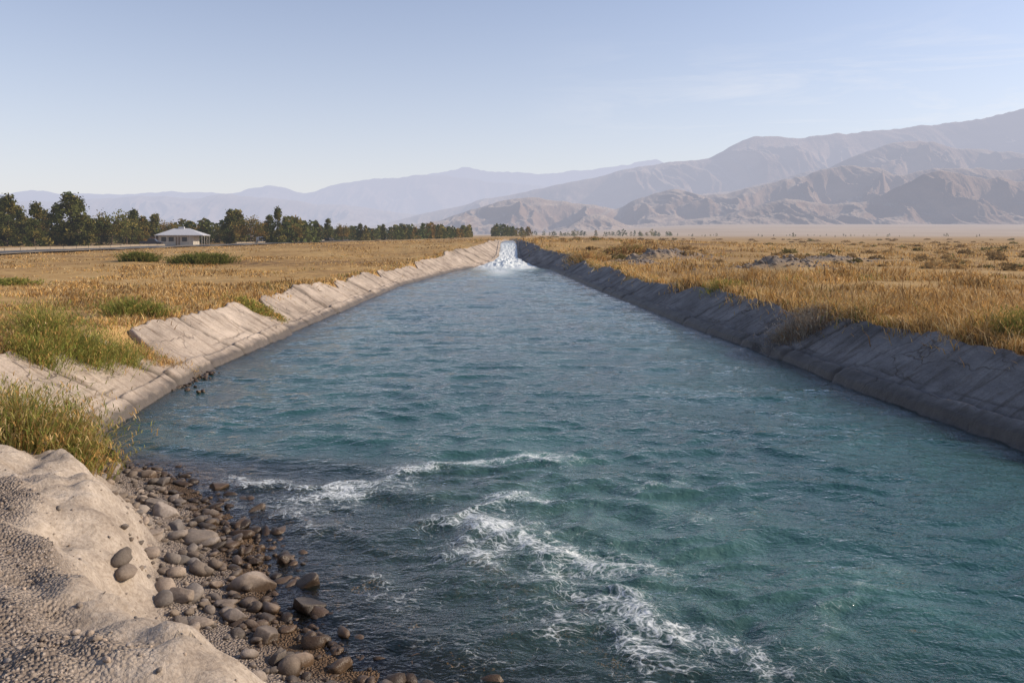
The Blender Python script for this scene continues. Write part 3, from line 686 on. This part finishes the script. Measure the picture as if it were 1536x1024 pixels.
# ------------------------------------------------------------ mountains
def mrange(name,D,prof,depthf,seed,rough,sc,jag=.008):
    prof=np.array(prof,float);x0,x1=prof[0,0],prof[-1,0]
    nx=900;ny=150
    pxs=np.linspace(x0,x1,nx);t=np.linspace(-1,1,ny)
    Dw=D*depthf
    X=np.repeat(((pxs-765)/1195*D)[None,:],ny,0);Y=D+t[:,None]*Dw+0*X
    rz=3.5+(358-np.interp(pxs,prof[:,0],prof[:,1]))/1195*D
    rz=sm(rz,23)+ (rz.max()*jag)*fbm(X[0]/sc*3,X[0]*0,4,seed+40)
    base=G(X,Y)-15
    wt=t[:,None]+.12*fbm(X/sc*.5,Y/sc*.5,2,seed+9)*(1-t[:,None]**2)
    tt=np.abs(wt)
    sh=np.clip(1-tt,0,1)**1.15
    wx=X+sc*.22*fbm(X/sc,Y/sc,2,seed+5);wy=Y+sc*.22*fbm(X/sc,Y/sc,2,seed+6)
    rd=0;a=1;tot=0
    for o in range(6):
        q=np.sqrt((pn(wx/sc*1.2*2**o,wy/sc*.45*2**o,seed+o))**2+.003)*2.0
        rd=rd+a*(1-q);tot+=a;a*=.52
    rd=rd/tot
    hgt=(rz[None,:]-base)
    cap=ss(0,.35,tt)
    env=(1-np.exp(-sh*3))*(.09+.91*cap)
    Z=base+hgt*sh+hgt*rough*env*(rd-.62)*ss(0,.2,sh)
    mesh_np(name,np.stack([X,Y,Z],-1),gridfaces(ny,nx),[m_mtn])
mrange('distant_mountains',23000,[(300,330),(440,300),(520,278),(600,268),(700,250),(740,256),(800,262),(870,256),(940,245),(985,239),(1010,248),(1100,252),(1250,260)],.12,700,.5,2500,.02)
mrange('distant_mountains',17000,[(-250,285),(0,290),(60,285),(130,291),(200,290),(260,286),(330,291),(365,282),(400,276),(460,290),(500,276),(560,268),(640,263),(700,265),(760,274),(850,280),(950,300),(1100,330)],.15,720,.6,2000,.025)
mrange('distant_mountains',11500,[(-250,302),(0,300),(70,303),(140,298),(210,294),(300,296),(350,292),(420,299),(480,304),(560,312),(640,322),(740,345)],.18,740,.8,1300,.03)
mrange('mountain',8200,[(480,352),(560,338),(640,318),(720,300),(780,287),(830,276),(900,264),(960,250),(1000,244),(1060,238),(1100,218),(1130,205),(1160,202),(1200,203),(1250,197),(1300,195),(1350,188),(1400,180),(1460,176),(1500,165),(1536,155),(1650,140),(1800,150)],.24,760,.8,1400,.006)
mrange('mountain',5900,[(850,352),(950,325),(1030,295),(1100,285),(1160,272),(1240,250),(1290,226),(1330,216),(1380,208),(1420,214),(1470,224),(1536,222),(1700,205),(1800,200)],.24,780,.95,850,.009)
mrange('eroded_hills',4300,[(540,352),(600,340),(660,328),(700,316),(760,300),(800,293),(840,299),(870,305),(900,308),(930,312),(960,296),(1010,281),(1050,292),(1090,290),(1130,280),(1170,272),(1220,256),(1270,246),(1310,250),(1345,262),(1390,250),(1440,251),(1536,250),(1650,235),(1800,240)],.20,800,1.0,450,.012)
mrange('eroded_hills',3500,[(800,352),(850,338),(880,322),(900,320),(940,338),(1000,332),(1080,324),(1150,304),(1180,298),(1240,306),(1300,302),(1350,275),(1400,254),(1450,262),(1536,270),(1650,255),(1800,250)],.14,820,1.0,320,.012)
# ------------------------------------------------------------ world & sun
az=math.radians(82);el=math.radians(29)
w=bpy.data.worlds.new('World');scene.world=w;w.use_nodes=True;nt=w.node_tree;nt.nodes.clear();n=N(nt)
sky=n.new('ShaderNodeTexSky');sky.sky_type='NISHITA';sky.sun_disc=False;sky.sun_elevation=el;sky.sun_rotation=az;sky.air_density=1;sky.dust_density=1.2;sky.ozone_density=1.9;sky.altitude=600
tc=n.new('ShaderNodeTexCoord');sp=n.new('ShaderNodeSeparateXYZ');n.l(tc.outputs['Generated'],sp.inputs[0])
zz_=n.math('MAXIMUM',sp.outputs[2],0)
hf=n.math('MULTIPLY',n.math('EXPONENT',n.math('MULTIPLY',zz_,-4.8)),.97)
c=n.mix(hf,n.mix(1,sky.outputs[0],(1.05,.99,1.04),'MULTIPLY'),(5.35,5.25,5.45))
cv=n.scalev(tc.outputs['Generated'],(2.2,2.2,16))
cn=n.noise(cv,1.5,5,.62,.5)
cm=n.math('MULTIPLY',n.mr(cn,.50,.72),n.math('MULTIPLY',n.mr(zz_,.09,.15),n.mr(zz_,.26,.17)))
cm=n.math('MULTIPLY',cm,n.mr(sp.outputs[0],.0,.35))
c=n.mix(n.math('MULTIPLY',cm,.6),c,(6.2,6.1,6.2))
bg=n.new('ShaderNodeBackground');n.l(c,bg.inputs[0]);bg.inputs[1].default_value=.15
o=n.new('ShaderNodeOutputWorld');n.l(bg.outputs[0],o.inputs[0])
Ld=bpy.data.lights.new('sun','SUN');Ld.energy=4.5;Ld.angle=math.radians(.5);Ld.color=(1,.85,.66)
L=link(bpy.data.objects.new('sun',Ld));D=Vector((math.sin(az)*math.cos(el),math.cos(az)*math.cos(el),math.sin(el)));L.rotation_euler=D.to_track_quat('Z','Y').to_euler()
# ------------------------------------------------------------ camera
cd=bpy.data.cameras.new('camera');cam=link(bpy.data.objects.new('camera',cd));cam.location=(0,0,3.5);cam.rotation_euler=(math.radians(90),0,0)
cd.lens=28;cd.sensor_width=36;cd.shift_y=-154/1536;cd.shift_x=3/1536;cd.clip_start=.05;cd.clip_end=60000
scene.camera=cam
